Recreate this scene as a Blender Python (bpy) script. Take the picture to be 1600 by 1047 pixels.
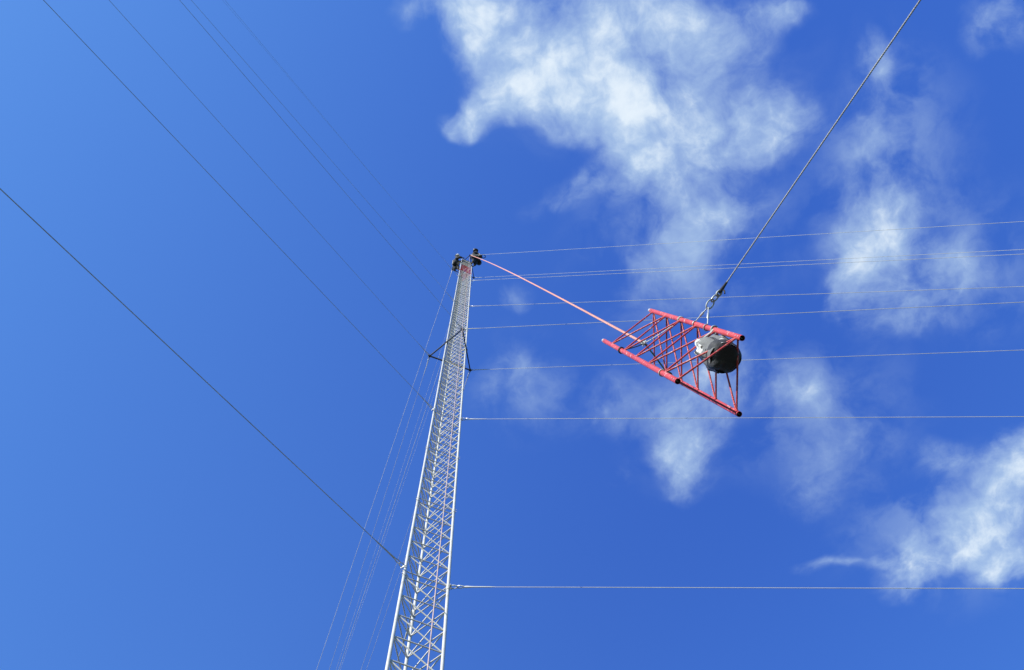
import bpy, bmesh, math, random
from mathutils import Vector, Matrix
random.seed(7)
for o in list(bpy.data.objects): bpy.data.objects.remove(o)
S = bpy.context.scene
COL = S.collection
R = math.radians

# ------------------------------------------------------------------ camera
F = 1150.0                       # focal length in pixels of a 1600 x 1047 picture
PITCH, ROLL = 1.338755, -0.189617
EYE = Vector((0, 0, 1.6))
_c, _s = math.cos(PITCH), math.sin(PITCH)
_fwd = Vector((0, _c, _s)); _r = Vector((1, 0, 0)); _u = Vector((0, -_s, _c))
RIGHT = math.cos(ROLL)*_r + math.sin(ROLL)*_u
UP = -math.sin(ROLL)*_r + math.cos(ROLL)*_u
cam = bpy.data.cameras.new('camera'); camo = bpy.data.objects.new('camera', cam); COL.objects.link(camo)
camo.matrix_world = Matrix(((RIGHT.x, UP.x, -_fwd.x, EYE.x), (RIGHT.y, UP.y, -_fwd.y, EYE.y),
                            (RIGHT.z, UP.z, -_fwd.z, EYE.z), (0, 0, 0, 1)))
cam.sensor_width = 36; cam.lens = F/1600*36; cam.clip_start = 0.05; cam.clip_end = 5000
S.camera = camo

def sight(x, y):
    return _fwd + RIGHT*((x-800)/F) - UP*((y-523.5)/F)
def at(x, y, z):
    """survey helper: the place at height z that is seen in direction (x, y) of the photograph"""
    d = sight(x, y)
    return EYE + d*((z-EYE.z)/d.z)

# ------------------------------------------------------------------ sun and sky
SUN_AZ, SUN_EL = R(231), R(21)     # azimuth counter-clockwise from +X
SUN_DIR = Vector((math.cos(SUN_AZ)*math.cos(SUN_EL), math.sin(SUN_AZ)*math.cos(SUN_EL), math.sin(SUN_EL)))
sun = bpy.data.lights.new('sun', 'SUN'); suno = bpy.data.objects.new('sun', sun); COL.objects.link(suno)
sun.energy = 5.0; sun.angle = R(0.5); sun.color = (1.0, 0.95, 0.87)
suno.rotation_euler = SUN_DIR.to_track_quat('Z', 'Y').to_euler()
suno.location = (0, 0, 80)

W = bpy.data.worlds.new('World'); S.world = W; W.use_nodes = True
nt = W.node_tree; N = nt.nodes; LK = nt.links
for n in list(N): N.remove(n)
def nd(tree, typ, **kw):
    n = tree.nodes.new(typ)
    for k, v in kw.items(): setattr(n, k, v)
    return n
def setin(tree, sock, v):
    if isinstance(v, bpy.types.NodeSocket): tree.links.new(v, sock)
    else: sock.default_value = v
def mth(tree, op, a, b=None, clamp=False, c=None):
    n = nd(tree, 'ShaderNodeMath', operation=op, use_clamp=clamp)
    setin(tree, n.inputs[0], a)
    if b is not None: setin(tree, n.inputs[1], b)
    if c is not None: setin(tree, n.inputs[2], c)
    return n.outputs[0]
def mrange(tree, v, a, b, c, d, smooth=False):
    n = nd(tree, 'ShaderNodeMapRange', interpolation_type='SMOOTHSTEP' if smooth else 'LINEAR')
    setin(tree, n.inputs[0], v)
    for i, q in zip((1, 2, 3, 4), (a, b, c, d)): setin(tree, n.inputs[i], q)
    return n.outputs[0]
def noise(tree, vec, scale, detail, rough, lac=2.0, dist=0.0):
    n = nd(tree, 'ShaderNodeTexNoise'); setin(tree, n.inputs['Vector'], vec)
    n.inputs['Scale'].default_value = scale; n.inputs['Detail'].default_value = detail
    n.inputs['Roughness'].default_value = rough; n.inputs['Lacunarity'].default_value = lac
    n.inputs['Distortion'].default_value = dist
    return n
def vmath(tree, op, a, b=None, s=None):
    n = nd(tree, 'ShaderNodeVectorMath', operation=op)
    setin(tree, n.inputs[0], a)
    if b is not None: setin(tree, n.inputs[1], b)
    if s is not None: setin(tree, n.inputs[3], s)
    return n
sky = nd(nt, 'ShaderNodeTexSky', sky_type='NISHITA', sun_disc=False)
sky.sun_elevation = SUN_EL; sky.sun_rotation = R(90) - SUN_AZ
sky.altitude = 300; sky.air_density = 1.0; sky.dust_density = 0.6; sky.ozone_density = 2.5
SKY_TINT = (0.50, 0.83, 1.77, 1)
tint = nd(nt, 'ShaderNodeMix', data_type='RGBA', blend_type='MULTIPLY'); tint.inputs[0].default_value = 1
LK.new(sky.outputs[0], tint.inputs[6]); tint.inputs[7].default_value = SKY_TINT
# the camera's response to the blue of the sky: one power curve per channel
sp = nd(nt, 'ShaderNodeSeparateColor'); LK.new(tint.outputs[2], sp.inputs[0])
cb = nd(nt, 'ShaderNodeCombineColor')
for i_, (ref, pw, gain) in enumerate(((.31, .80, .330), (.887, .82, 1.03), (3.645, .45, 3.98))):
    LK.new(mth(nt, 'MULTIPLY', mth(nt, 'POWER', mth(nt, 'DIVIDE', sp.outputs[i_], ref), pw), gain), cb.inputs[i_])
# a thin layer of broken cloud on a level sheet high above: direction -> (x/z, y/z)
tc = nd(nt, 'ShaderNodeTexCoord')
sx = nd(nt, 'ShaderNodeSeparateXYZ'); LK.new(tc.outputs['Generated'], sx.inputs[0])
zz = mth(nt, 'MAXIMUM', sx.outputs[2], 0.08)
cx = nd(nt, 'ShaderNodeCombineXYZ')
LK.new(mth(nt, 'DIVIDE', sx.outputs[0], zz), cx.inputs[0]); LK.new(mth(nt, 'DIVIDE', sx.outputs[1], zz), cx.inputs[1])
UV = cx.outputs[0]
def warp(vec, scale, amp, detail=3):
    n = noise(nt, vec, scale, detail, 0.55)
    c = vmath(nt, 'SUBTRACT', n.outputs['Color'], (0.5, 0.5, 0.5))
    return vmath(nt, 'ADD', vec, vmath(nt, 'SCALE', c.outputs[0], s=amp).outputs[0]).outputs[0]
UVW = warp(warp(UV, 5.0, 0.10, 4), 15.0, 0.026, 3)
def uv_of(x, y):
    d = sight(x, y); return Vector((d.x/d.z, d.y/d.z))
# px, py, rx, ry, turn (deg), weight, softness
CLOUDS = [
 (745, 25, 95, 75, 20, 1.0), (800, 95, 90, 60, 10, .75), (880, 120, 130, 85, 15, 1.0), (800, 155, 100, 40, -25, .85), (740, 190, 38, 36, 0, .62),
 (985, 165, 110, 90, 20, .95), (1000, 245, 70, 52, 20, .85), (1110, 205, 130, 75, -10, .75), (1200, 190, 90, 85, 30, .52),
 (960, 40, 150, 80, 0, .72), (1090, 60, 130, 110, 10, .62), (1215, 10, 60, 34, 0, .50),
 (900, 310, 110, 40, -15, .36), (1330, 230, 60, 120, 10, .25), (1130, 330, 90, 60, 0, .40), (1010, 470, 60, 40, 0, .3), (1060, 300, 140, 80, 10, .42), (1060, 400, 110, 70, 0, .40),
 (1385, 375, 95, 80, 15, .74), (1340, 420, 65, 60, 0, .62), (1400, 260, 80, 90, 10, .38), (1390, 480, 100, 55, 5, .52), (1500, 420, 85, 110, 0, .38),
 (1375, 105, 48, 72, 20, .46), (1530, 80, 40, 40, 0, .20), (1580, 30, 62, 60, 0, .55),
 (1075, 715, 66, 80, -8, .74), (1095, 625, 85, 75, 0, .56), (1140, 560, 60, 60, 0, .35), (955, 640, 70, 50, 0, .38), (960, 755, 30, 22, 0, .36),
 (1245, 610, 85, 50, 15, .38), (1320, 690, 130, 90, 20, .29), (1260, 770, 90, 50, 30, .27),
 (1585, 760, 88, 125, 20, .84), (1500, 850, 110, 65, -5, .66), (1575, 870, 80, 45, 0, .72), (1275, 884, 50, 15, 4, .42), (1330, 892, 40, 18, 0, .30), (1420, 880, 85, 60, 0, .42), (1480, 720, 60, 45, 30, .40), (1410, 930, 70, 35, 0, .36),
 (810, 570, 55, 50, 10, .34), (840, 615, 50, 45, 0, .30), (755, 620, 35, 50, 0, .30), (805, 462, 36, 26, -30, .40), (640, 22, 42, 34, 0, .44), (905, 285, 40, 28, 0, .3),
]
total = None
for (px, py, rx, ry, turn, wt) in CLOUDS:
    c = uv_of(px, py); jx = (uv_of(px+2, py)-c)/2; jy = (uv_of(px, py+2)-c)/2
    mp = nd(nt, 'ShaderNodeMapping', vector_type='TEXTURE'); LK.new(UVW, mp.inputs[0])
    mp.inputs[1].default_value = (c.x, c.y, 0)
    mp.inputs[2].default_value = (0, 0, math.atan2(jx.y, jx.x)+R(turn))
    mp.inputs[3].default_value = (rx*1.45*jx.length, ry*1.45*jy.length, 1)
    ln = vmath(nt, 'LENGTH', mp.outputs[0])
    m = mrange(nt, ln.outputs[1], 0.0, 1.0, wt, 0.0, True)
    total = m if total is None else mth(nt, 'SUBTRACT', mth(nt, 'ADD', total, m), mth(nt, 'MULTIPLY', total, m))
fb = noise(nt, UVW, 13.0, 9, 0.57, 2.1, 0.0)
fb2 = noise(nt, warp(UV, 9.0, 0.06, 3), 30.0, 6, 0.58, 2.1, 0.0)
tex = mth(nt, 'ADD', mth(nt, 'MULTIPLY', mth(nt, 'SUBTRACT', fb.outputs[0], 0.5), 1.45), mth(nt, 'MULTIPLY', mth(nt, 'SUBTRACT', fb2.outputs[0], 0.5), 0.36))
edge = mth(nt, 'MINIMUM', mth(nt, 'MULTIPLY', total, 2.6), 1.0)
dens = mth(nt, 'ADD', total, mth(nt, 'MULTIPLY', tex, edge))
alpha = mth(nt, 'MULTIPLY', mrange(nt, dens, 0.07, 1.12, 0.0, 1.0, True), 0.94)
thick = mrange(nt, mth(nt, 'ADD', dens, mth(nt, 'MULTIPLY', tex, 0.5)), 0.65, 1.35, 0.0, 1.0, True)
CLOUD_LO, CLOUD_HI = (2.9, 3.95, 5.3, 1), (5.0, 5.6, 6.1, 1)
VEIL = [(1060, 380, 170, 190, .30), (1000, 110, 260, 150, .22), (1385, 300, 150, 190, .30), (1260, 640, 180, 130, .24), (1470, 830, 180, 130, .30),
        (815, 600, 100, 90, .22), (1080, 650, 130, 130, .24), (1540, 420, 110, 130, .22), (1390, 130, 80, 100, .18), (930, 640, 80, 60, .20)]
vsum = None
for (px, py, rx, ry, wt) in VEIL:
    c = uv_of(px, py); jx = (uv_of(px+2, py)-c)/2; jy = (uv_of(px, py+2)-c)/2
    mp = nd(nt, 'ShaderNodeMapping', vector_type='TEXTURE'); LK.new(UVW, mp.inputs[0])
    mp.inputs[1].default_value = (c.x, c.y, 0); mp.inputs[2].default_value = (0, 0, math.atan2(jx.y, jx.x))
    mp.inputs[3].default_value = (rx*1.3*jx.length, ry*1.3*jy.length, 1)
    m = mrange(nt, vmath(nt, 'LENGTH', mp.outputs[0]).outputs[1], 0.0, 1.0, wt, 0.0, True)
    vsum = m if vsum is None else mth(nt, 'ADD', vsum, m)
fv = noise(nt, UVW, 8.5, 7, 0.56, 2.1, 0.0)
vmask = mth(nt, 'MULTIPLY', mth(nt, 'MINIMUM', vsum, .42), mrange(nt, fv.outputs[0], .40, .66, 0.0, 1.25, True))
alpha = mth(nt, 'SUBTRACT', 1.0, mth(nt, 'MULTIPLY', mth(nt, 'SUBTRACT', 1.0, alpha), mth(nt, 'SUBTRACT', 1.0, vmask)))
cc = nd(nt, 'ShaderNodeMix', data_type='RGBA'); LK.new(thick, cc.inputs[0])
cc.inputs[6].default_value = CLOUD_LO; cc.inputs[7].default_value = CLOUD_HI
mixc = nd(nt, 'ShaderNodeMix', data_type='RGBA'); LK.new(alpha, mixc.inputs[0])
# broad veil of brighter air on the side of the sky where the sun stands
vd = vmath(nt, 'DOT_PRODUCT', tc.outputs['Generated'], (math.cos(R(188)), math.sin(R(188)), 0)).outputs[1]
vm = nd(nt, 'ShaderNodeMix', data_type='RGBA'); LK.new(mrange(nt, vd, -.42, .40, 0, 1, True), vm.inputs[0])
vm.inputs[6].default_value = (1, 1, 1, 1); vm.inputs[7].default_value = (1.40, 1.28, 1.06, 1)
vx = nd(nt, 'ShaderNodeMix', data_type='RGBA', blend_type='MULTIPLY'); vx.inputs[0].default_value = 1
LK.new(cb.outputs[0], vx.inputs[6]); LK.new(vm.outputs[2], vx.inputs[7])
# a little deeper blue low on the far side
vd2 = vmath(nt, 'DOT_PRODUCT', tc.outputs['Generated'], (math.cos(R(60)), math.sin(R(60)), 0)).outputs[1]
vm2 = nd(nt, 'ShaderNodeMix', data_type='RGBA'); LK.new(mrange(nt, vd2, .20, .60, 0, 1, True), vm2.inputs[0])
vm2.inputs[6].default_value = (1, 1, 1, 1); vm2.inputs[7].default_value = (.92, .90, .93, 1)
vx2 = nd(nt, 'ShaderNodeMix', data_type='RGBA', blend_type='MULTIPLY'); vx2.inputs[0].default_value = 1
LK.new(vx.outputs[2], vx2.inputs[6]); LK.new(vm2.outputs[2], vx2.inputs[7])
LK.new(vx2.outputs[2], mixc.inputs[6]); LK.new(cc.outputs[2], mixc.inputs[7])
bg = nd(nt, 'ShaderNodeBackground'); bg.inputs[1].default_value = 0.13; LK.new(mixc.outputs[2], bg.inputs[0])
wo = nd(nt, 'ShaderNodeOutputWorld'); LK.new(bg.outputs[0], wo.inputs[0])

S.view_settings.view_transform = 'Standard'; S.view_settings.look = 'None'
S.view_settings.exposure = 0.35; S.view_settings.gamma = 1.0

# ------------------------------------------------------------------ materials
def material(name, base, rough=0.5, metal=0.0, var=None, vscale=8.0, spots=None, bump=0.0, bscale=40.0, spots2=None):
    m = bpy.data.materials.new(name); m.use_nodes = True; t = m.node_tree
    b = t.nodes['Principled BSDF']; b.inputs['Metallic'].default_value = metal
    co = nd(t, 'ShaderNodeTexCoord').outputs['Object']
    col = (*base, 1)
    if var:
        n = noise(t, co, vscale, 6, 0.62)
        mx = nd(t, 'ShaderNodeMix', data_type='RGBA'); t.links.new(mrange(t, n.outputs[0], .3, .7, 0, 1), mx.inputs[0])
        mx.inputs[6].default_value = col; mx.inputs[7].default_value = (*var, 1); col = mx.outputs[2]
    for sp_ in (spots, spots2):
        if not sp_: continue
        scol, sc, lo, hi = sp_
        n = noise(t, co, sc, 5, 0.7)
        mx = nd(t, 'ShaderNodeMix', data_type='RGBA'); t.links.new(mrange(t, n.outputs[0], lo, hi, 0, 1), mx.inputs[0])
        setin(t, mx.inputs[6], col); mx.inputs[7].default_value = (*scol, 1); col = mx.outputs[2]
    setin(t, b.inputs['Base Color'], col)
    rn = noise(t, co, vscale*2, 4, 0.6)
    t.links.new(mrange(t, rn.outputs[0], .3, .7, max(rough-.1, .05), min(rough+.12, 1)), b.inputs['Roughness'])
    if bump:
        bn = noise(t, co, bscale, 5, 0.6); bp = nd(t, 'ShaderNodeBump'); bp.inputs['Strength'].default_value = bump
        bp.inputs['Distance'].default_value = 0.02
        t.links.new(bn.outputs[0], bp.inputs['Height']); t.links.new(bp.outputs[0], b.inputs['Normal'])
    return m
M = dict(
 white=material('white_paint_weathered', (.68, .67, .64), .5, 0, (.46, .46, .45), 3.0, ((.32, .24, .17), 10, .58, .74)),
 galv=material('galvanised_steel', (.60, .62, .63), .4, .45, (.46, .48, .50), 20),
 red=material('red_paint_faded', (.62, .095, .100), .36, 0, (.47, .038, .046), 4.0, ((.78, .55, .52), 17, .58, .68), .3, 60, ((.14, .05, .045), 11, .64, .74)),
 redfar=material('red_paint_mast', (.60, .035, .04), .5, 0, (.50, .03, .035), 4),
 inner=material('tube_inside_dark', (.035, .022, .018), .85, 0, (.02, .014, .012), 20),  # near-black brown colour for the inner walls of legs and spigots
 wire=material('galvanised_strand', (.64, .65, .66), .45, .15, (.42, .43, .44), 2.2),
 dark=material('dark_steel_arm', (.055, .060, .068), .5, .3, (.08, .085, .09), 8),
 fall=material('pale_rope', (.62, .47, .45), .8, 0, (.5, .36, .34), 20),
 pink=material('faded_red_rope', (.60, .20, .18), .8, 0, (.72, .42, .37), 60, None, .3, 120),
 grey=material('grey_white_rope', (.44, .44, .46), .8, 0, (.33, .33, .34), 50),
 black=material('black_tape', (.015, .015, .020), .6, 0, (.03, .03, .035), 30),
 green=material('green_sling', (.05, .13, .09), .8, 0, (.03, .07, .06), 30),
 whites=material('white_sling', (.68, .68, .66), .8, 0, (.5, .5, .48), 30),
 canvas=material('light_canvas', (.10, .10, .11), .75, 0, (.20, .205, .21), 6, ((.66, .66, .65), 4.5, .52, .60), .6, 25),
 vinyl=material('dark_bag_bottom', (.030, .032, .042), .75, 0, (.045, .047, .06), 10, ((.09, .09, .10), 9, .56, .70), .9, 9),
 skin=material('skin', (.45, .27, .20), .6, 0, (.40, .23, .17), 20),
 jacket=material('dark_work_jacket', (.035, .036, .045), .85, 0, (.06, .06, .07), 8, None, .4, 12),
 trousers=material('dark_work_trousers', (.022, .024, .035), .85, 0, (.035, .036, .045), 8, None, .4, 12),
 strap=material('pale_harness_strap', (.62, .55, .42), .7, 0, (.5, .45, .35), 20),
 helmet=material('white_helmet', (.78, .78, .76), .3),
 helmetg=material('grey_helmet', (.10, .10, .11), .35),
 boot=material('black_boot', (.02, .018, .016), .6),
 glove=material('work_glove', (.20, .17, .13), .85),
 eye=material('eye', (.05, .03, .02), .2),
 grass=material('dry_grass', (.045, .052, .022), .95, 0, (.075, .068, .036), .15, ((.11, .085, .05), .05, .6, .75)),
 concrete=material('concrete', (.36, .35, .33), .85, 0, (.28, .27, .26), 4),
)

# ------------------------------------------------------------------ mesh builders
class MB:
    def __init__(s): s.v = []; s.f = []; s.mi = []
    def ring(s, p, t, r, n, ph=0, ref=None):
        t = t.normalized(); a = ref if ref else (Vector((0, 0, 1)) if abs(t.z) < .9 else Vector((1, 0, 0)))
        u = t.cross(a).normalized(); w = t.cross(u)
        i0 = len(s.v)
        for k in range(n):
            q = ph+2*math.pi*k/n; s.v.append(p+u*(r*math.cos(q))+w*(r*math.sin(q)))
        return i0
    def bridge(s, a, b, n, mi=0):
        for k in range(n):
            s.f.append((a+k, a+(k+1) % n, b+(k+1) % n, b+k)); s.mi.append(mi)
    def cap(s, a, n, flip=False, mi=0):
        q = list(range(a, a+n)); s.f.append(tuple(q if flip else q[::-1])); s.mi.append(mi)
    def tube(s, p, q, r, n=10, r2=None, caps=True, mi=0):
        p, q = Vector(p), Vector(q); t = q-p
        a = s.ring(p, t, r, n); b = s.ring(q, t, r if r2 is None else r2, n); s.bridge(a, b, n, mi)
        if caps: s.cap(a, n, False, mi); s.cap(b, n, True, mi)
        return s
    def pipe(s, p, q, r, ri, n=20, mi=0, mi_in=1):
        p, q = Vector(p), Vector(q); t = q-p
        a = s.ring(p, t, r, n); b = s.ring(q, t, r, n); c = s.ring(q, t, ri, n); d = s.ring(p, t, ri, n)
        s.bridge(a, b, n, mi); s.bridge(b, c, n, mi); s.bridge(c, d, n, mi_in); s.bridge(d, a, n, mi)
        return s
    def path(s, pts, r, n=8, closed=False, mi=0):
        pts = [Vector(p) for p in pts]; L = len(pts); rings = []
        prev = None
        for i, p in enumerate(pts):
            if closed: t = pts[(i+1) % L]-pts[i-1]
            else: t = pts[min(i+1, L-1)]-pts[max(i-1, 0)]
            t = t.normalized()
            if prev is None:
                ref = Vector((0, 0, 1)) if abs(t.z) < .9 else Vector((1, 0, 0))
                u = t.cross(ref).normalized()
            else: u = (prev - t*prev.dot(t)).normalized()
            prev = u; w = t.cross(u); i0 = len(s.v)
            rr = r[i] if isinstance(r, (list, tuple)) else r
            for k in range(n):
                q = 2*math.pi*k/n; s.v.append(p+u*(rr*math.cos(q))+w*(rr*math.sin(q)))
            rings.append(i0)
        for a, b in zip(rings, rings[1:]): s.bridge(a, b, n, mi)
        if closed: s.bridge(rings[-1], rings[0], n, mi)
        else: s.cap(rings[0], n, False, mi); s.cap(rings[-1], n, True, mi)
        return s
    def bar(s, p, q, w, h, up=Vector((0, 0, 1)), mi=0):
        p, q = Vector(p), Vector(q); t = (q-p).normalized(); u = t.cross(up).normalized()*w/2; v = u.cross(t).normalized()*h/2
        i = len(s.v)
        for c in (p, q):
            for a, b in ((-1, -1), (1, -1), (1, 1), (-1, 1)): s.v.append(c+u*a+v*b)
        for f in ((0, 1, 2, 3), (7, 6, 5, 4), (0, 4, 5, 1), (1, 5, 6, 2), (2, 6, 7, 3), (3, 7, 4, 0)):
            s.f.append(tuple(i+k for k in f)); s.mi.append(mi)
        return s
    def ball(s, c, r, n=10, sc=(1, 1, 1), mi=0):
        c = Vector(c); m = n//2+1; rings = []
        for j in range(1, m):
            th = math.pi*j/m; i0 = len(s.v)
            for k in range(n):
                q = 2*math.pi*k/n
                s.v.append(c+Vector((r*math.sin(th)*math.cos(q)*sc[0], r*math.sin(th)*math.sin(q)*sc[1], r*math.cos(th)*sc[2])))
            rings.append(i0)
        for a, b in zip(rings, rings[1:]): s.bridge(b, a, n, mi)
        s.cap(rings[0], n, True, mi); s.cap(rings[-1], n, False, mi)
        return s
    def build(s, name, mats, parent=None, origin=None, sharp=35, invert=False):
        me = bpy.data.meshes.new(name); o0 = Vector(origin) if origin is not None else Vector((0, 0, 0))
        me.from_pydata([v-o0 for v in s.v], [], s.f)
        for m in (mats if isinstance(mats, (list, tuple)) else [mats]): me.materials.append(m)
        me.polygons.foreach_set('material_index', s.mi)
        bm = bmesh.new(); bm.from_mesh(me); bmesh.ops.recalc_face_normals(bm, faces=bm.faces); bm.to_mesh(me); bm.free()
        me.polygons.foreach_set('use_smooth', [True]*len(me.polygons)); me.set_sharp_from_angle(angle=R(sharp)); me.update()
        o = bpy.data.objects.new(name, me); COL.objects.link(o); o.location = o0
        if parent: put_under(o, parent)
        return o
def put_under(o, parent):
    o.parent = parent
    o.location = Vector(o.location)-world_loc(parent)
def world_loc(o):
    l = Vector(o.location)
    while o.parent: o = o.parent; l += Vector(o.location)
    return l
def tag(o, label=None, cat=None, group=None, kind=None):
    for k, v in (('label', label), ('category', cat), ('group', group), ('kind', kind)):
        if v: o[k] = v
    return o
def thing(name, label, cat, loc, group=None):
    o = bpy.data.objects.new(name, None); o.empty_display_size = .2; COL.objects.link(o); o.location = loc
    return tag(o, label, cat, group)

# ------------------------------------------------------------------ ground
g = MB(); n = 48; Rg = 2500.
g.v = [Vector((0, 0, 0))]; rad = [6, 15, 40, 100, 300, 900, Rg]
for i, rr in enumerate(rad):
    for k in range(n):
        q = 2*math.pi*k/n; g.v.append(Vector((rr*math.cos(q), rr*math.sin(q), 0.0)))
for k in range(n): g.f.append((0, 1+k, 1+(k+1) % n)); g.mi.append(0)
for i in range(len(rad)-1):
    a, b = 1+i*n, 1+(i+1)*n
    g.bridge(a, b, n)
tag(g.build('ground', M['grass']), kind='structure')

# ------------------------------------------------------------------ mast
WID, PHI, PAN, GAP = .826543, .54342, .56, .188287
A = Vector((-2.693021, 6.753203, 0)); ev = Vector((math.cos(PHI), math.sin(PHI), 0)); nv = Vector((-ev.y, ev.x, 0))
B = A+ev*WID; C = A+ev*(WID/2)+nv*(WID*.8660254); CTR = (A+B+C)/3
LEGS = {'A': A, 'B': B, 'C': C}
SH = {'A': 0, 'B': -.0636, 'C': 0}
PITCHZ = 5*PAN+GAP
def zj(k): return 13.523+PITCHZ*k
K0, K1 = -4, 15
RL, RR = .030, .0118
Zv = Vector((0, 0, 1))
mast = thing('lattice_mast', 'tall white triangular lattice mast rising to two workers at its top', 'radio mast', (CTR.x, CTR.y, 0))
for k in range(K0, K1):
    z0 = zj(k); z1 = zj(k+1); rd = (k == 13)
    mleg = M['redfar'] if rd else M['white']; mrod = mleg
    so = bpy.data.objects.new('mast_section', None); so.empty_display_size = .2; COL.objects.link(so)
    so.location = (CTR.x, CTR.y, z0); put_under(so, mast)
    for nm, L in LEGS.items():                       # sleeve joint with two cross bolts at each leg
        out = (L-CTR).normalized(); sec = MB()
        sec.tube(L+Zv*(z0-.085), L+Zv*(z0+.085), RL+.007, 12)
        for dz in (-.045, .045):
            sec.tube(L+Zv*(z0+dz)-out*.055, L+Zv*(z0+dz)+out*.062, .008, 6)
        sec.build('joint_sleeve', mleg, so, origin=(L.x, L.y, z0))
    if rd: so['label'] = 'faded red section just below the mast top'
    for nm, L in LEGS.items():
        MB().tube(L+Zv*(z0+.003), L+Zv*(z1-.003), RL, 14).build('leg', M['white'], so, origin=(L.x, L.y, z0))
    nz = [[z0+GAP/2+i*PAN for i in range(6)]][0]
    rods = []
    for i in range(6):
        a, b, c = (LEGS[q]+Zv*(nz[i]+SH[q]) for q in 'ABC')
        rods += [(a, b), (b, c), (c, a)]
        if i:
            a0, b0, c0 = (LEGS[q]+Zv*(nz[i-1]+SH[q]) for q in 'ABC')
            rods += [(a, b0), (b, c0), (c, a0)]
    if k in (-2, -1, 0):                             # the nearest sections: every rod its own mesh
        for p, q in rods: MB().tube(p, q, RR, 8).build('brace_rod', mrod, so, origin=p)
    else:
        mb = MB()
        for p, q in rods: mb.tube(p, q, .0125 if rd else RR, 6)
        mb.build('bracing', mrod, so, origin=(CTR.x, CTR.y, z0))
# foot below the lowest section and the cap plate
ft = MB()
for nm, L in LEGS.items():
    ft.tube(L+Zv*(zj(K0)), CTR+(L-CTR)*.25+Zv*.32, RL, 12)
ft.tube(CTR+Zv*.27, CTR+Zv*.34, .22, 20)
ft.build('base_section', M['white'], mast, origin=(CTR.x, CTR.y, .3))
MB().tube(CTR-Zv*.1, CTR+Zv*.268, .6, 32).build('footing', M['concrete'], mast, origin=(CTR.x, CTR.y, 0))
tp = MB(); zt = zj(K1)
q = [CTR+(L-CTR)*1.12 for L in (A, B, C)]
for dz in (0.004, .016):
    for p in q: tp.v.append(p+Zv*(zt+dz))
tp.f += [(2, 1, 0), (3, 4, 5), (0, 1, 4, 3), (1, 2, 5, 4), (2, 0, 3, 5)]; tp.mi += [0]*5
tp.build('cap_plate', M['white'], mast, origin=(CTR.x, CTR.y, zt))

def star(z, s):
    """three dark bars outside the legs; returns the near, left and far corner"""
    cor = []
    for k in (1, -1, 3):
        a = PHI+math.pi/6+math.pi+math.pi/3*k
        cor.append(CTR+Vector((math.cos(a), math.sin(a), 0))*(s*WID/math.sqrt(3))+Zv*z)
    hub = MB()
    for c in cor: hub.bar(c-Zv*.05, c+Zv*.05, .10, .10, up=Vector((c.x-CTR.x, c.y-CTR.y, 0)))
    h = hub.build('torsion_arm', M['dark'], mast, origin=(CTR.x, CTR.y, z))
    for i, j in ((0, 1), (1, 2), (2, 0)):
        d = (cor[j]-cor[i]).normalized()
        MB().bar(cor[i]+d*.05, cor[j]-d*.05, .045, .085).build('arm_bar', M['dark'], h, origin=cor[i])
    cl = MB()
    for L in (A, B, C):
        out = (L-CTR).normalized()
        cl.bar(L+Zv*z-out*.06, L+Zv*z+out*.075, .08, .05)
    cl.build('leg_clamp', M['dark'], h, origin=(CTR.x, CTR.y, z))
    return cor
P3, P1, P2 = star(30.95, 2.13)
Q3, Q1, Q2 = star(56.15, 2.05)

# ------------------------------------------------------------------ guy wires
def anchor(dist, az): return Vector((CTR.x+dist*math.cos(R(az)), CTR.y+dist*math.sin(R(az)), 0))
def guy(p, a, label, group, r=.008):
    d = (a-p).normalized(); L = (a-p).length
    side = d.cross(Zv).normalized()
    t = thing('guy_wire', label, 'guy wire', p, group)
    # shackle: a bow and its pin
    bow = [p+d*.00+side*.030, p+d*.07+side*.034, p+d*.115+side*.022, p+d*.125, p+d*.115-side*.022, p+d*.07-side*.034, p-side*.030]
    mb = MB().path(bow, .010, 8); mb.tube(p-side*.05, p+side*.055, .013, 8); mb.build('shackle', M['galv'], t, origin=p)
    # thimble eye
    e = [p+d*.105, p+d*.14+side*.022, p+d*.19+side*.026, p+d*.27+side*.006, p+d*.27-side*.006, p+d*.19-side*.026, p+d*.14-side*.022]
    MB().path(e, .010, 8, closed=True).build('thimble', M['galv'], t, origin=p+d*.18)
    # preformed grip: a fat wrapped length that tapers into the strand
    MB().path([p+d*.26, p+d*.30, p+d*.42, p+d*.75, p+d*.85], [.016, .020, r+.008, r+.005, r+.0005], 8).build('preformed_grip', M['wire'], t, origin=p+d*.26)
    sag = Vector((0, 0, -L*.0008)); pts = []
    for i in range(25):
        u = i/24; pts.append(p+d*(.3+(L-.3)*u)+sag*(4*u*(1-u)))
    MB().path(pts, r, 8).build('strand', M['wire'], t, origin=p)
    return t
def leg_at(nm, k):
    L = LEGS[nm]; out = (L-CTR).normalized(); return L+out*(RL+.02)+Zv*zj(k)
GB, GA, GC = 'guy wires to the right', 'guy wires to the upper left', 'guy wires to the lower left'
iB, oB = 45, 60
guy(leg_at('B', 0), anchor(45, 1.3), 'lowest guy wire running level to the right edge, near the bottom of the picture', GB, 0.0055)
guy(leg_at('B', 3), anchor(45, .8), 'level pale guy wire passing just under the lowest tip of the hanging red section', GB, 0.0068)
guy(P2, anchor(60, 1.5), 'pale guy wire from the lower torsion arm, passing behind the dark bag', GB, 0.008)
guy(P3, anchor(60, .8), 'pale guy wire from the near corner of the lower torsion arm, crossing the hanging sling', GB, 0.0088)
guy(leg_at('B', 9), anchor(60, 1.5), 'pale guy wire from the right leg, first one above the lower torsion arm', GB, 0.0095)
guy(leg_at('B', 12), anchor(60, .8), 'lower wire of the close pair of guy wires to the right edge', GB, 0.0095)
guy(Q2, anchor(60, .6), 'upper wire of the close pair of guy wires to the right edge', GB, 0.0095)
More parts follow.
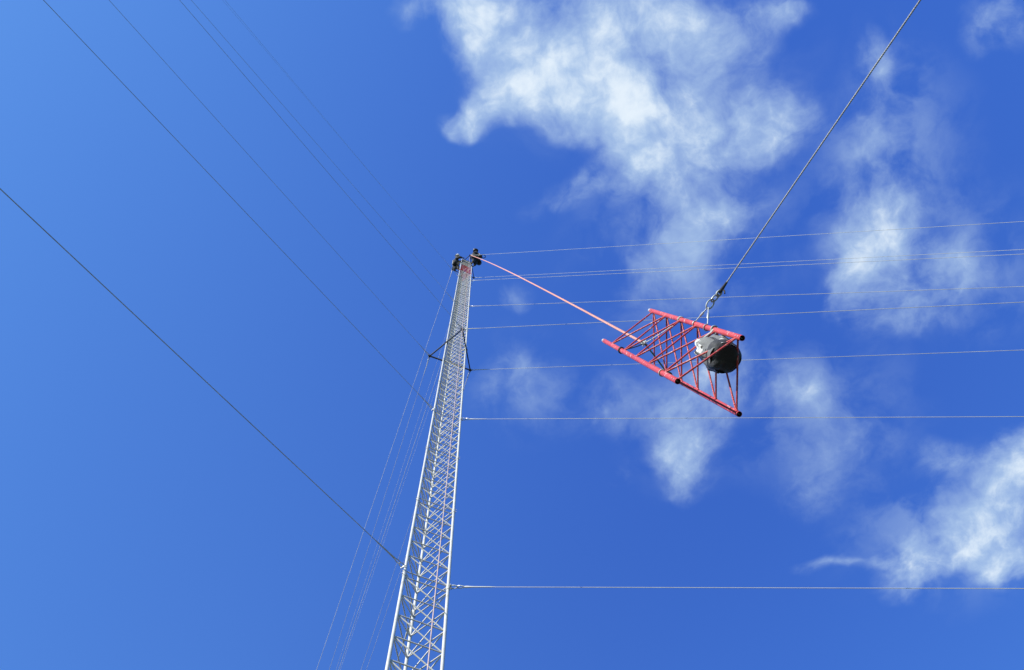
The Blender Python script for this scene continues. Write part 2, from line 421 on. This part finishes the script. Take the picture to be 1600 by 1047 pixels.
guy(Q3, anchor(60, .05), 'topmost guy wire to the right, starting beside the right worker', GB, 0.0095)
guy(leg_at('A', .06), anchor(45, 247.0), 'lowest dark guy wire running from the left leg to the left edge', GA, .0075)
guy(leg_at('A', 3), anchor(45, 247.6), 'dark guy wire meeting the left leg just under the lower torsion arm', GA, .0065)
guy(P1, anchor(60, 246.5), 'thin dark guy wire ending at the left corner of the lower torsion arm', GA, .0062)
guy(P3, anchor(60, 247.0), 'left wire of a thin close pair at the top edge, crossing the mast', GA, .0062)
guy(leg_at('A', 9), anchor(60, 246.4), 'right wire of the close thin pair at the top edge, ending on the left leg', GA, .0062)
guy(leg_at('A', 12), anchor(60, 246.6), 'faint guy wire meeting the left leg just under the left worker', GA, .003)
guy(Q1, anchor(60, 247.0), 'faint guy wire ending at the corner of the top arm under the left worker', GA, .005)
guy(leg_at('C', 0), anchor(45, 121.0), 'shortest pale guy wire, from the back leg down to the lower left beside the mast', GC, .0025)
guy(leg_at('C', 3), anchor(45, 121.2), 'pale guy wire leaving the back leg under the lower torsion arm, close beside the mast', GC, .004)
guy(P1, anchor(60, 120.4), 'pale guy wire falling from the left corner of the lower torsion arm', GC, .0055)
guy(P2, anchor(60, 121.2), 'pale guy wire falling from the far corner of the lower torsion arm, behind the mast', GC, .005)
guy(leg_at('C', 9), anchor(60, 121.0), 'pale guy wire falling from the back leg above the lower torsion arm', GC, .008)
guy(leg_at('C', 12), anchor(60, 120.7), 'pale guy wire falling from the back leg just below the red mast section', GC, .005)
guy(Q1, anchor(60, 121.6), 'longest pale guy wire, falling from under the left worker to the bottom edge', GC, .010)
guy(Q2, anchor(60, 121.3), 'pale guy wire falling behind the mast from the right corner of the top arm', GC, .005)

# ------------------------------------------------------------------ red tower section in the air
RX = Matrix(((0.77295, 0.62831, 0.08822), (0.63436, -0.76795, -0.08861), (0.01208, 0.12445, -0.99215)))
RT = Vector((1.8797, 2.6916, 10.2976)); WR = .809125
OFF = {k: Vector((math.cos(R(a)), math.sin(R(a)), 0))*(WR/math.sqrt(3)) for k, a in (('T', 90), ('L', 210), ('R', 330))}
AX = RX @ Vector((0, 0, 1))
def rp(leg, s): return RX @ (OFF[leg]+Vector((0, 0, s)))+RT
def rc(s): return RX @ Vector((0, 0, s))+RT
NODES = {'T': (-1.46, -.878, -.298, .274, .847, 1.437), 'L': (-1.167, -.527, .015, .540, 1.125, 1.548), 'R': (-1.425, -.873, -.28, .297, .858, 1.422)}
ENDS = {'T': (-1.575, 1.543), 'L': (-1.535, 1.597), 'R': (-1.55, 1.49)}
sect = thing('tower_section', 'faded red triangular lattice tower section hanging in the air on ropes', 'tower section', rc(1.55))
RLG = .031
for k in 'TLR':
    s0, s1 = ENDS[k]
    lg = MB().pipe(rp(k, s0), rp(k, s1), RLG, RLG-.005, 24)
    lo = lg.build('leg', [M['red'], M['inner']], sect, origin=rp(k, s0))
    MB().pipe(rp(k, s0-.07), rp(k, s0+.15), RLG-.0055, RLG-.012, 20).build('spigot', [M['galv'], M['inner']], lo, origin=rp(k, s0))
    bo = MB(); sd = RX @ Vector((1, 0, 0)); sd2 = RX @ Vector((0, 1, 0))
    for s in (s0+.04, s0+.10, s1-.04, s1-.10):
        bo.tube(rp(k, s)-sd*.037, rp(k, s)+sd*.042, .007, 6)
    bo.build('bolt', M['galv'], lo, origin=rp(k, s0))
    wb = MB()
    for s in NODES[k]:                                # weld beads where rods meet the tube
        for k2 in 'TLR':
            if k2 != k:
                d_ = (rp(k2, s)-rp(k, s)).normalized(); wb.ball(rp(k, s)+d_*(RLG+.001), .0145, 8, (1, 1, 1.25))
    wb.build('weld_bead', M['red'], lo, origin=rp(k, s0))
def rod(p, q):
    d = (q-p).normalized()
    MB().tube(p+d*.012, q-d*.012, .0108, 10).build('brace_rod', M['red'], sect, origin=p)
for i in range(6):
    rod(rp('T', NODES['T'][i]), rp('L', NODES['L'][i]))
    rod(rp('T', NODES['T'][i]), rp('R', NODES['R'][i]))
    rod(rp('L', NODES['L'][i]), rp('R', NODES['R'][i]+.02))
    if i < 5:
        rod(rp('L', NODES['L'][i]), rp('T', NODES['T'][i+1]))
        rod(rp('T', NODES['T'][i]), rp('R', NODES['R'][i+1]))
        rod(rp('L', NODES['L'][i]), rp('R', NODES['R'][i+1]-.02))

def loop(c, axis, r, tr, n=16, k=1.0):
    """points of a ring round a tube"""
    axis = axis.normalized(); u = axis.cross(Vector((.3, .2, .9))).normalized(); w = axis.cross(u)
    return [c+u*(r*math.cos(2*math.pi*i/n))+w*(r*math.sin(2*math.pi*i/n)) for i in range(n)]

# lifting bridle inside the upper end: three slings from one knot
KN = rc(-1.13)
br = thing('lifting_bridle', 'three legged rope bridle tied inside the upper end of the hanging red section', 'sling', KN)
def sling(leg, s, mat, sagv, r=.008):
    p = rp(leg, s); d = (KN-p).normalized(); st = p+d*(RLG+.012)
    pts = []
    for i in range(13):
        u = i/12; pts.append(st*(1-u)+(KN-d*.02)*u+sagv*(4*u*(1-u)))
    mb = MB().path(pts, r, 8)
    for dz in (-.014, .012): mb.path(loop(p+AX*dz, AX+d*.25, RLG+r, r), r, 8, closed=True)
    mb.build('sling', mat, br, origin=p)
sling('L', -.60, M['black'], AX*.05)
sling('R', -.80, M['green'], AX*.05, .011)
sling('T', -.31, M['whites'], AX*.03, .0065)
ck = MB().path(loop(KN, RX @ Vector((1, 0, .3)), .045, .01), .011, 8, closed=True)
ck.tube(KN-RX @ Vector((.05, 0, .0)), KN+RX @ Vector((.05, 0, 0)), .012, 8)
ck.build('shackle', M['galv'], br, origin=KN)
sl = rp('L', 1.10); MB().path(loop(sl, AX, RLG+.007, .01), .006, 8, closed=True).path([sl+sd*.04, sl+sd*.09+AX*.06, sl+sd*.07+AX*.12], .009, 8).build('rope_tail', M['whites'], br, origin=sl)

# ------------------------------------------------------------------ hoisting rope
def strands(pts, R0, mat, name, parent, pitch=.14, step=.014):
    """three-strand laid rope along a polyline"""
    mb = MB(); out = [[], [], []]; acc = 0
    for a, b in zip(pts, pts[1:]):
        L = (b-a).length; k = max(2, int(L/step)); t = (b-a).normalized()
        ref = Vector((0, 0, 1)) if abs(t.z) < .95 else Vector((1, 0, 0)); u = t.cross(ref).normalized(); w = t.cross(u)
        for i in range(k):
            s = acc+L*i/k
            for j in range(3):
                q = 2*math.pi*(s/pitch+j/3); out[j].append(a+(b-a)*(i/k)+(u*math.cos(q)+w*math.sin(q))*R0*.5)
        acc += L
    for j in range(3): mb.path(out[j], R0*.56, 6)
    return mb.build(name, mat, parent, origin=pts[0], sharp=60)
BLK = at(735, 399, 56.75)
rope = thing('hoist_rope', 'faded pink rope from the mast top down to the hanging red section', 'rope', KN)
bow = (Vector((0, -1, 0))+RIGHT*.1).normalized()*.13
hp = []
for i in range(41):
    u = i/40; hp.append(BLK*(1-u)+(KN-AX*.05)*u+bow*(4*u*(1-u)))
nearp = hp[28:]
MB().path(hp[:29], .021, 8).build('upper_rope', M['pink'], rope, origin=BLK)
strands(nearp, .0205, M['pink'], 'lower_rope', rope, .16, .02)
kn = MB(); kk = KN-AX*.05
kn.ball(kk, .032, 10, (1, 1, 1.4)); kn.path(loop(kk+(KN-AX*.2-KN)*.2, AX, .028, .01), .012, 8, closed=True)
kn.build('knot', M['whites'], rope, origin=kk)
gp = at(668, 1047, 8.0)
down = [BLK+Vector((-.05, .05, 0)), gp, BLK*0+Vector((gp.x+(gp.x-BLK.x)*.12, gp.y+(gp.y-BLK.y)*.12, .3))]
MB().path([down[0]*(1-i/30)+down[1]*(i/30) for i in range(31)]+[down[2]], .0075, 8).build('fall_line', M['fall'], rope, origin=down[1])
pb = thing('pulley_block', 'small dark pulley block holding the pink rope between the two workers', 'pulley', BLK)
pm = MB(); ax = Vector((.5, -.85, 0)).normalized(); tt = ax.cross(Zv)
pm.tube(BLK-ax*.02, BLK+ax*.02, .085, 18); pm.build('sheave', M['galv'], pb, origin=BLK)
pc = MB()
for sgn in (-1, 1):
    pc.bar(BLK+ax*(.034*sgn)-Zv*.10, BLK+ax*(.034*sgn)+Zv*.16, .13, .012, up=ax)
pc.tube(BLK-ax*.06, BLK+ax*.06, .016, 8); pc.tube(BLK+Zv*.15-ax*.04, BLK+Zv*.15+ax*.04, .02, 8)
pc.build('cheek_plate', M['dark'], pb, origin=BLK)
hk = [BLK+Zv*.15, BLK+Zv*.22, CTR+(BLK-CTR)*.6+Zv*0+Vector((0, 0, .35)), ]
MB().path([BLK+Zv*.16, Vector((BLK.x*.6+B.x*.4, BLK.y*.6+B.y*.4, zt+.12)), Vector((CTR.x, CTR.y, zt+.05))], .022, 8).build('davit_arm', M['dark'], pb, origin=BLK+Zv*.16)

# ------------------------------------------------------------------ tag line, its sling and shackle
s1, s2 = rp('T', .215), rp('T', .585)
APEX = at(1107, 479, 10.06); SH1 = at(1113, 470, 10.09); SH2 = at(1121, 461.5, 10.11); TAPE = at(1126, 455, 10.13)
ch = thing('choker_sling', 'steel wire choker sling looped round the top leg of the red section', 'sling', (s1+s2)/2)
def around(p, d, r):
    axis = AX; u = (d-axis*d.dot(axis)).normalized(); w = axis.cross(u)
    return [p+u*(r*math.cos(q))+w*(r*math.sin(q)) for q in [R(60+i*240/12) for i in range(13)]]
for s_, hand in ((s1, 1), (s2, -1)):
    d = (APEX-s_).normalized(); u_ = (d-AX*d.dot(AX)).normalized(); w_ = AX.cross(u_)
    if w_.dot(_fwd) > 0: w_ = -w_
    hook = [s_+(u_*math.cos(q)+w_*math.sin(q))*(RLG+.009)+AX*(.018*i/10*hand) for i, q in enumerate(R(20+i*26) for i in range(11))]
    st = APEX+(hook[0]-APEX)*.04
    MB().path([st, APEX+(hook[0]-APEX)*.5, APEX+(hook[0]-APEX)*.88]+hook, .0072, 8).build('wire_leg', M['galv'], ch, origin=s_)
    MB().path([APEX+(hook[0]-APEX)*q for q in (.38, .42, .66, .70)], [.0075, .0145, .0145, .008], 10).build('ferrule', M['galv'], ch, origin=s_)
def link(p, q, wd, r, parent, name, mat):
    d = (q-p).normalized(); sdv = d.cross(_fwd).normalized(); L = (q-p).length; pts = []
    for i in range(20):
        a = 2*math.pi*i/20; pts.append((p+q)/2+d*(math.cos(a)*L/2)+sdv*(math.sin(a)*wd/2))
    return MB().path(pts, r, 8, closed=True).build(name, mat, parent, origin=p)
link(APEX-(SH1-APEX)*.35, SH1+(SH1-APEX)*.2, .075, .0095, ch, 'shackle', M['galv'])
tl = thing('tag_line', 'grey twisted tag line pulling the red section towards the upper right corner', 'rope', TAPE)
link(SH1-(SH2-SH1)*.15, SH2+(SH2-SH1)*.15, .05, .0095, tl, 'swivel_link', M['galv'])
link(SH2-(TAPE-SH2)*.15, TAPE+(TAPE-SH2)*.15, .05, .012, tl, 'thimble', M['galv'])
FAR = at(1438, 0, 8.3); dv = (FAR-TAPE).normalized()
GND = FAR+dv*((FAR.z-.0)/-dv.z) if dv.z < 0 else FAR+dv*10
tpm = MB().path([TAPE-dv*.03, TAPE, TAPE+dv*.04, TAPE+dv*.09, TAPE+dv*.15], [.014, .023, .021, .017, .013], 10)
tpm.path([TAPE+dv*.03, TAPE+dv*.02-Zv*.05+RIGHT*.02, TAPE-dv*.01-Zv*.12+RIGHT*.015], .009, 8)
tpm.build('tape_wrap', M['black'], tl, origin=TAPE)
strands([TAPE+dv*.1, FAR+dv*1.0], .0085, M['grey'], 'rope', tl, .06, .0075)
MB().path([FAR+dv*1.0, GND], .0125, 8).build('rope', M['grey'], tl, origin=FAR)

# ------------------------------------------------------------------ tool bag inside the lower end
bc = at(1132, 562, 8.93); zb, hb = 8.93, .43
bag = thing('tool_bag', 'dark bottomed pale canvas bag hanging inside the lower end of the red section', 'bag', bc)
dT = rp('T', 1.3)-bc; BQ = math.atan2(dT.y, dT.x)
nb, rows = 40, 16; side = MB(); rws = []
for j in range(rows+1):
    u = j/rows; z = zb+hb*u; r = .166+.030*u-.02*max(0, u-.8)/.2; i0 = len(side.v)
    for k in range(nb):
        q = 2*math.pi*k/nb
        w = 1+(.25+u)*(.075*math.sin(3*q+1.1+u*2)+.06*math.sin(7*q+u*6)+.045*math.sin(11*q+5*u)+.015*math.sin(19*q-9*u))+.02*math.sin(9*u+2*q)+.10*(1-u)*math.cos(q-BQ)
        dz = .035*u*math.sin(2*q+.6)+.02*u*math.sin(5*q)
        side.v.append(Vector((bc.x+r*w*math.cos(q), bc.y+r*w*math.sin(q), z+dz)))
    rws.append(i0)
for a, b in zip(rws, rws[1:]): side.bridge(a, b, nb)
inr = []
for j in range(5):                                    # rolled rim and the inside wall
    u = j/4; i0 = len(side.v)
    for k in range(nb):
        v = side.v[rws[-1]+k]; c0 = Vector((bc.x, bc.y, v.z)); side.v.append(c0+(v-c0)*(.93-.05*u)-Zv*(.02+.30*u))
    inr.append(i0)
side.bridge(rws[-1], inr[0], nb)
for a, b in zip(inr, inr[1:]): side.bridge(a, b, nb)
side.cap(inr[-1], nb, True)
side.build('canvas_side', M['canvas'], bag, origin=bc, sharp=60)
for q0 in (BQ+.5, BQ+1.9, BQ+3.0, BQ+4.2, BQ+5.4):    # webbing sewn up the side
    k = int(round(q0/(2*math.pi)*nb)) % nb; wb2 = MB()
    pts = [side.v[a+k] for a in rws[2:15]]
    pts = [p+(p-Vector((bc.x, bc.y, p.z))).normalized()*.004 for p in pts]
    wb2.path(pts, .011, 6); wb2.build('webbing', M['black'], bag, origin=pts[0])
bot = MB(); brs = []
for (rr, dz) in ((.02, -.040), (.08, -.038), (.13, -.028), (.152, -.006), (.170, .03), (.176, .07), (.181, .09), (.177, .102)):
    i0 = len(bot.v)
    for k in range(nb):
        q = 2*math.pi*k/nb; w = 1+.13*math.cos(q-BQ)+.05*math.sin(3*q+1.1)+.045*math.cos(4*q+.9)+.03*math.sin(5*q+.5)+.015*math.sin(9*q)
        bot.v.append(Vector((bc.x+rr*w*math.cos(q), bc.y+rr*w*math.sin(q), zb+dz+(.012*math.sin(4*q)+.014*math.sin(3*q+2))*rr/.2)))
    brs.append(i0)
bot.cap(brs[0], nb)
for a, b in zip(brs, brs[1:]): bot.bridge(a, b, nb)
bot.build('dark_bottom', M['vinyl'], bag, origin=bc, sharp=60)
hang = rp('T', .80)
for sg in (-1, 1):
    dxy = Vector((hang.x-bc.x, hang.y-bc.y, 0)).normalized(); perp = Vector((-dxy.y, dxy.x, 0))
    p0 = Vector((bc.x, bc.y, zb+hb-.06))+perp*(.19*sg)
    pts = [p0-Zv*.12, p0, p0*(.6)+hang*.4+Zv*.02, p0*.25+hang*.75, hang+perp*.02*sg-Zv*.03]
    MB().path(pts, .013, 8).build('handle', M['whites'], bag, origin=p0)
MB().path(loop(hang, AX+Vector((.2, 0, 0)), RLG+.012, .01), .011, 8, closed=True).path(loop(hang-Zv*.065, perp, .035, .01), .008, 8, closed=True).build('carabiner', M['galv'], bag, origin=hang)

# ------------------------------------------------------------------ the two workers on the top arm
def skin_mesh(name, joints, edges, radii, mat, parent, root, sub=2):
    me = bpy.data.meshes.new(name); me.from_pydata([Vector(j)-Vector(joints[0]) for j in joints], edges, []); me.update()
    o = bpy.data.objects.new(name, me); COL.objects.link(o)
    o.modifiers.new('skin', 'SKIN').use_smooth_shade = True
    if not me.skin_vertices: me.skin_vertices.new()
    for i, r in enumerate(radii):
        sv = me.skin_vertices[0].data[i]; sv.radius = (r, r) if not isinstance(r, tuple) else r; sv.use_root = (i == root)
    ss = o.modifiers.new('sub', 'SUBSURF'); ss.levels = ss.render_levels = sub
    bpy.context.view_layer.update()
    dg = bpy.context.evaluated_depsgraph_get(); m2 = bpy.data.meshes.new_from_object(o.evaluated_get(dg)); m2.name = name
    o.modifiers.clear(); o.data = m2; bpy.data.meshes.remove(me)
    m2.materials.clear(); m2.materials.append(mat); m2.polygons.foreach_set('use_smooth', [True]*len(m2.polygons))
    o.location = joints[0]
    if parent: put_under(o, parent)
    return o
def bend(a, b, l1, l2, hint):
    d = b-a; L = min(d.length, (l1+l2)*.999); dn = d.normalized()
    x = (l1*l1-l2*l2+L*L)/(2*L); h = math.sqrt(max(l1*l1-x*x, 0)); hp_ = (hint-dn*hint.dot(dn)).normalized()
    return a+dn*x+hp_*h, a+dn*L
def person(label, pel, neck, headc, face, rightv, feet, hands, helmet, bulk=1.38):
    root = thing('person', label, 'person', (pel.x, pel.y, pel.z-.1))
    tor = (neck-pel).normalized(); rightv = (rightv-tor*rightv.dot(tor)).normalized()
    chest = pel+(neck-pel)*.62; waist = pel+(neck-pel)*.28
    shl = [neck-tor*.06-rightv*.19, neck-tor*.06+rightv*.19]; hip = [pel-rightv*.10, pel+rightv*.10]
    kn_, fe, el, ha = [], [], [], []
    for i in (0, 1):
        k_, f_ = bend(hip[i], feet[i], .43, .42, face+rightv*(-.3 if i == 0 else .3)); kn_.append(k_); fe.append(f_)
        e_, h_ = bend(shl[i], hands[i], .29, .27, -Zv*.6-face*.3+rightv*(-.6 if i == 0 else .6)); el.append(e_); ha.append(h_)
    J = [pel, waist, chest, neck-tor*.03, neck+(headc-neck)*.4, headc-face*.0, headc+(headc-neck).normalized()*.09,
         shl[0], el[0], ha[0], shl[1], el[1], ha[1], hip[0], kn_[0], fe[0], hip[1], kn_[1], fe[1], headc+face*.095-(headc-neck).normalized()*.02]
    E = [(0, 1), (1, 2), (2, 3), (3, 4), (4, 5), (5, 6), (3, 7), (7, 8), (8, 9), (3, 10), (10, 11), (11, 12), (0, 13), (13, 14), (14, 15), (0, 16), (16, 17), (17, 18), (5, 19)]
    RD = [.115, .105, .12, .075, .052, .088, .075, .062, .042, .028, .062, .042, .028, .082, .055, .038, .082, .055, .038, .018]
    skin_mesh('body', J, E, RD, M['skin'], root, 0)
    skin_mesh('jacket', [pel+tor*.02, waist, chest, neck-tor*.04, shl[0], el[0], ha[0]+(el[0]-ha[0])*.12, shl[1], el[1], ha[1]+(el[1]-ha[1])*.12],
              [(0, 1), (1, 2), (2, 3), (3, 4), (4, 5), (5, 6), (3, 7), (7, 8), (8, 9)], [bulk*q_ for q_ in (.155, .150, .165, .10, .088, .068, .052, .088, .068, .052)], M['jacket'], root, 0)
    skin_mesh('trousers', [pel, hip[0], kn_[0], fe[0]+(kn_[0]-fe[0])*.1, hip[1], kn_[1], fe[1]+(kn_[1]-fe[1])*.1],
              [(0, 1), (1, 2), (2, 3), (0, 4), (4, 5), (5, 6)], [bulk*q_ for q_ in (.15, .11, .082, .066, .11, .082, .066)], M['trousers'], root, 0)
    for i in (0, 1):
        fd = (face-Zv*face.z).normalized()
        skin_mesh('boot', [fe[i]+Zv*.09, fe[i]-Zv*.01, fe[i]+fd*.09-Zv*.03, fe[i]+fd*.19-Zv*.035], [(0, 1), (1, 2), (2, 3)], [.055, .052, .048, .040], M['boot'], root, 0, 1)
        d = (ha[i]-el[i]).normalized(); sd_ = d.cross(face).normalized(); nn = sd_.cross(d).normalized()
        gl = MB(); gl.path([ha[i]-d*.03, ha[i], ha[i]+d*.05, ha[i]+d*.085], [.032, .036, .043, .040], 10)
        for j, ln in enumerate((.062, .075, .082, .072)):
            b0 = ha[i]+d*.08+sd_*(-.030+.020*j)
            gl.path([b0, b0+d*ln*.5+nn*.012, b0+d*ln*.75+nn*.035, b0+d*ln*.7+nn*.058], [.0105, .010, .0095, .008], 8)
        b0 = ha[i]+d*.03-sd_*.035
        gl.path([b0, b0+d*.03-sd_*.03+nn*.01, b0+d*.055-sd_*.025+nn*.03], [.013, .011, .009], 8)
        gl.build('glove', M['glove'], root, origin=ha[i])
        ey = headc+face*.085+rightv*(.032*(1 if i else -1))+(headc-neck).normalized()*.015
        MB().ball(ey, .012, 8).build('eye', M['eye'], root, origin=ey)
    up = (headc-neck).normalized(); hm = MB(); u = rightv; w = up.cross(u).normalized(); rings = []; hc = headc+up*.03
    for (rr, hh) in ((.185, .0), (.18, .012), (.155, .02), (.152, .065), (.132, .115), (.09, .15), (.02, .166)):
        i0 = len(hm.v)
        for k in range(24):
            q_ = 2*math.pi*k/24; fx = 1.12 if rr < .15 else 1.16
            hm.v.append(hc+u*(rr*math.cos(q_))+w*(rr*fx*math.sin(q_))+up*hh)
        rings.append(i0)
    hm.cap(rings[0], 24)
    for a, b in zip(rings, rings[1:]): hm.bridge(a, b, 24)
    hm.cap(rings[-1], 24, True)
    hm.build('helmet', helmet, root, origin=hc)
    hs = MB()
    fr = tor.cross(rightv).normalized()
    def belt(c, r, f=1.0):
        return [c+rightv*(r*math.cos(2*math.pi*i/20))+fr*(r*f*math.sin(2*math.pi*i/20)) for i in range(20)]
    hs.path(belt(pel+tor*.08, .168*bulk), .034, 6, closed=True)
    for i in (0, 1):
        hs.path([hip[i]+(kn_[i]-hip[i])*.25+q_ for q_ in [(rightv*math.cos(2*math.pi*j/14)+fr*math.sin(2*math.pi*j/14))*.118*bulk for j in range(14)]], .028, 6, closed=True)
        sg = (1 if i else -1)
        hs.path([pel+tor*.08+rightv*.08*sg+fr*.16*bulk, chest+rightv*.10*sg+fr*.178*bulk, neck-tor*.02+rightv*.11*sg+fr*.06, neck-tor*.02+rightv*.11*sg-fr*.06, chest+rightv*.09*sg-fr*.178*bulk, pel+tor*.08+rightv*.05*sg-fr*.16*bulk], .030, 6)
    hs.build('harness', M['strap'], root, origin=pel)
    hb_ = MB()
    for sg in (-1, 1):
        hb_.ball(pel+rightv*(.20*sg*bulk)+tor*.0-fr*.05, .13*bulk, 12, (1, 1, 1.2))
    hb_.build('belt_pouch', M['jacket'], root, origin=pel)
    return root
left = -RIGHT
# left worker: feet on the left corner of the top arm, leaning out in the harness
person('worker in white helmet and dark clothes crouched on the left of the mast top',
       at(711.5, 414.5, 57.05), at(713.5, 406, 57.55), at(715, 401, 57.75), (RIGHT*.75+Vector((0, .4, -.15))).normalized(), Vector((.35, -.9, .1)),
       [at(709, 421, 56.27), at(716, 421.5, 56.27)], [at(722, 408, 57.3), at(723, 403, 57.5)], M['helmet'])
person('worker in dark helmet and dark clothes bent over on the right of the mast top',
       at(743.5, 405.5, 57.15), at(746.5, 397.5, 57.7), at(743.5, 392.8, 57.85), (-RIGHT*.6+Vector((0, .3, -.35))).normalized(), Vector((.3, .9, .1)),
       [at(738.5, 411, 56.27), at(741, 416, 56.27)], [at(737, 399, 57.2), at(751, 399, 57.3)], M['helmetg'], 1.7)
tb = at(750, 400, 57.2)
pouch = thing('tool_pouch', 'dark tool pouch with a hooked strap hanging beside the right worker', 'pouch', tb)
pk = MB()
for (rr, dz) in ((.10, -.20), (.14, -.14), (.15, .0), (.14, .14), (.11, .17)):
    pass
prs = []
for (rr, dz) in ((.02, -.22), (.10, -.20), (.14, -.14), (.15, .0), (.14, .14), (.115, .17), (.10, .10)):
    i0 = len(pk.v)
    for k in range(16):
        q_ = 2*math.pi*k/16; pk.v.append(tb+Vector((rr*math.cos(q_)*1.1, rr*math.sin(q_)*.8, dz)))
    prs.append(i0)
pk.cap(prs[0], 16)
for a, b in zip(prs, prs[1:]): pk.bridge(a, b, 16)
pk.cap(prs[-1], 16, True)
pk.build('pocket', M['jacket'], pouch, origin=tb)
h0 = at(753, 399.5, 57.3)
hkp = [tb+Zv*.15, at(752.5, 398.5, 57.35), at(756, 398, 57.35), at(758.3, 399.8, 57.3), at(758.3, 402.2, 57.25), at(756, 403.4, 57.2), at(753.8, 402.6, 57.2)]
MB().path(hkp, .028, 8).build('hook_strap', M['black'], pouch, origin=h0)
